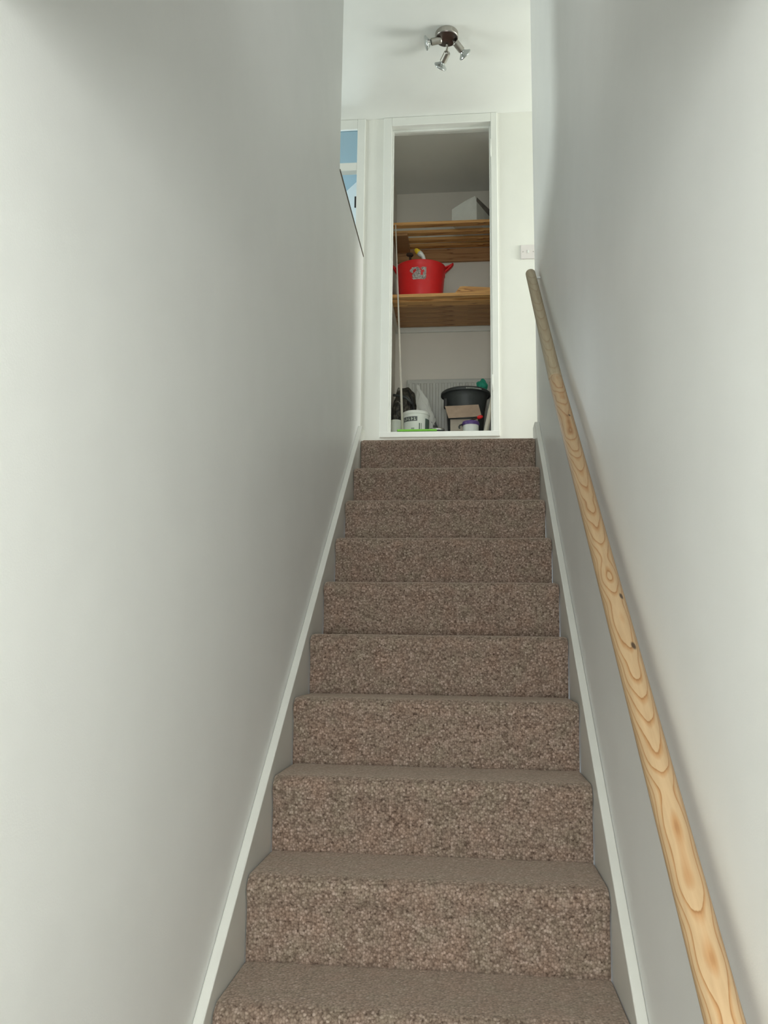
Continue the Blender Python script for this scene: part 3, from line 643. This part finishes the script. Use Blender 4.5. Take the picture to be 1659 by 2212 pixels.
# dark patterned bag
def blob(sub, f):
    bm = bmesh.new(); bmesh.ops.create_icosphere(bm, subdivisions=sub, radius=1.0)
    for v in bm.verts: v.co = f(v.co.copy())
    return bm
def fbag(p):
    k = 1 + 0.16*noise.noise(p*2.2+Vector((5, 2, 1))) + 0.09*noise.noise(p*6)
    x = max(-1, min(1, p.x)); z = p.z
    sq = lambda a: math.copysign(abs(a)**0.6, a)
    top = 0.56 - 0.065*(x+0.3)
    return Vector((sq(p.x)*0.080*k, sq(p.y)*0.10*k, 0.28+sq(z)*(0.26)*(1+0.10*noise.noise(p*3))))
bg = thing('dark_bag', 'dark brown and black crumpled bag at the left of the cupboard floor', 'bag', (0.066, 3.555, F+0.01))
link('body', blob(5, fbag), M['camo'], bg, smooth=True)
link('strap', tube([(0.03, -0.115, 0.50), (0.06, -0.12, 0.42), (0.075, -0.125, 0.34), (0.078, -0.12, 0.22)], 0.008, 10), M['black'], bg, smooth=True)
link('strap', tube([(-0.07, -0.105, 0.47), (-0.02, -0.125, 0.455), (0.02, -0.13, 0.44), (0.06, -0.13, 0.40)], 0.009, 10), M['bowl'], bg, smooth=True)
# printed plastic sack
def fsack(p):
    h = (p.z+1)/2; k = 0.03*noise.noise(p*3+Vector((1, 8, 0)))
    rr = max(0.25, math.sqrt(max(0.03, 1-p.z*p.z)))
    u = 0.5+0.5*max(-1, min(1, p.x/rr)); wd = 0.17*(1-h)**0.75+0.035
    return Vector((-0.083 + wd*u + k*0.4 + 0.004*math.sin(h*30+u*9), p.y/rr*0.045*(0.4+0.6*(1-h)), h*0.515 - 0.05*(u-0.3)*h + 0.01*noise.noise(p*4)))
sk = tag(link('plastic_sack', blob(5, fsack), M['sack'], smooth=True, loc=(0.240, 3.372, F+0.003)), 'slumped pale plastic sack with black print left of the cardboard box', 'sack')

# white paint tub, tilted, with printed label bands
ptb = thing('paint_tub', 'white plastic paint tub with grey printed label at the left of the cupboard', 'tub', (0.163, 3.235, F+0.002))
rt_ = 0.086
link('body', lathe([(0, 0), (rt_*0.90, 0), (rt_, 0.262), (rt_*1.04, 0.264), (rt_*1.04, 0.272), (rt_*0.98, 0.285), (0, 0.287)], 48), M['whitep'], ptb, smooth=False, bevel=0.002)
def band(a0, a1, z0, z1, mat, name, rr=0.0008, slope=0.0):
    bm = bmesh.new(); n = max(2, int(abs(a1-a0)/0.08)); A_ = []
    for i in range(n+1):
        a = a0+(a1-a0)*i/n
        for z in (z0, z1):
            zz = z+slope*(a-a0); r = rt_*(0.90+0.10*zz/0.262)+rr; A_.append(bm.verts.new((r*math.cos(a), r*math.sin(a), zz)))
    for i in range(n): bm.faces.new((A_[2*i], A_[2*i+2], A_[2*i+3], A_[2*i+1]))
    return link(name, bm, mat, ptb)
c0 = -PI/2-0.08
band(c0-0.95, c0-0.10+0.35, 0.213, 0.243, M['grey_text'], 'label_band')['label'] = 'dark grey block of lettering near the rim'
band(c0+0.38, c0+0.46, 0.05, 0.20, M['green_dark'], 'label_stripe'); band(c0+0.52, c0+0.60, 0.05, 0.20, M['grey_mid'], 'label_stripe')
band(c0+0.92, c0+1.6, 0.02, 0.235, M['green_dark'], 'label_panel')['label'] = 'dark green side of the label'
band(c0-0.22, c0+0.02, 0.135, 0.170, M['grey_mid'], 'label_patch')
# pale letter shapes cut across the dark band
for i, a in enumerate((-0.82, -0.62, -0.42, -0.2, 0.02)):
    band(c0+a, c0+a+0.045, 0.218, 0.238, M['pot'], 'letter', 0.0014); band(c0+a+0.02, c0+a+0.11, 0.226 if i % 2 else 0.219, 0.231 if i % 2 else 0.224, M['pot'], 'letter', 0.0014)
# small pot
sp_t = thing('small_pot', 'small off-white plastic pot in the front left corner of the cupboard', 'pot', (0.036, 3.20, F+0.001))
link('body', lathe([(0, 0), (0.035, 0), (0.037, 0.215), (0, 0.215)], 32), M['pot'], sp_t, bevel=0.001)
link('lid', lathe([(0, 0.215), (0.0385, 0.213), (0.0385, 0.226), (0.036, 0.229), (0, 0.229)], 32), M['pot'], sp_t, bevel=0.001)
# green tray at the sill and tin
gt = thing('green_tray', 'lime green plastic tray lying just behind the cupboard sill', 'tray', (0.185, 3.075, F+0.001))
link('base', boxes([(-0.115, 0.115, -0.045, 0.035, 0, 0.114)]), M['lime'], gt, bevel=0.008)
link('rim', boxes([(-0.125, 0.122, -0.052, 0.042, 0.114, 0.126)]), M['lime'], gt, bevel=0.004)
tn = thing('tin_can', 'low round tin with a shiny metal lid beside the green tray', 'tin', (0.300, 3.19, F+0.001))
link('body', lathe([(0, 0), (0.050, 0), (0.050, 0.152), (0, 0.152)], 36), M['bowl'], tn, bevel=0.001)
link('lid', lathe([(0, 0.152), (0.052, 0.151), (0.053, 0.160), (0.048, 0.166), (0.044, 0.162), (0, 0.162)], 36), M['tin'], tn, bevel=0.001)
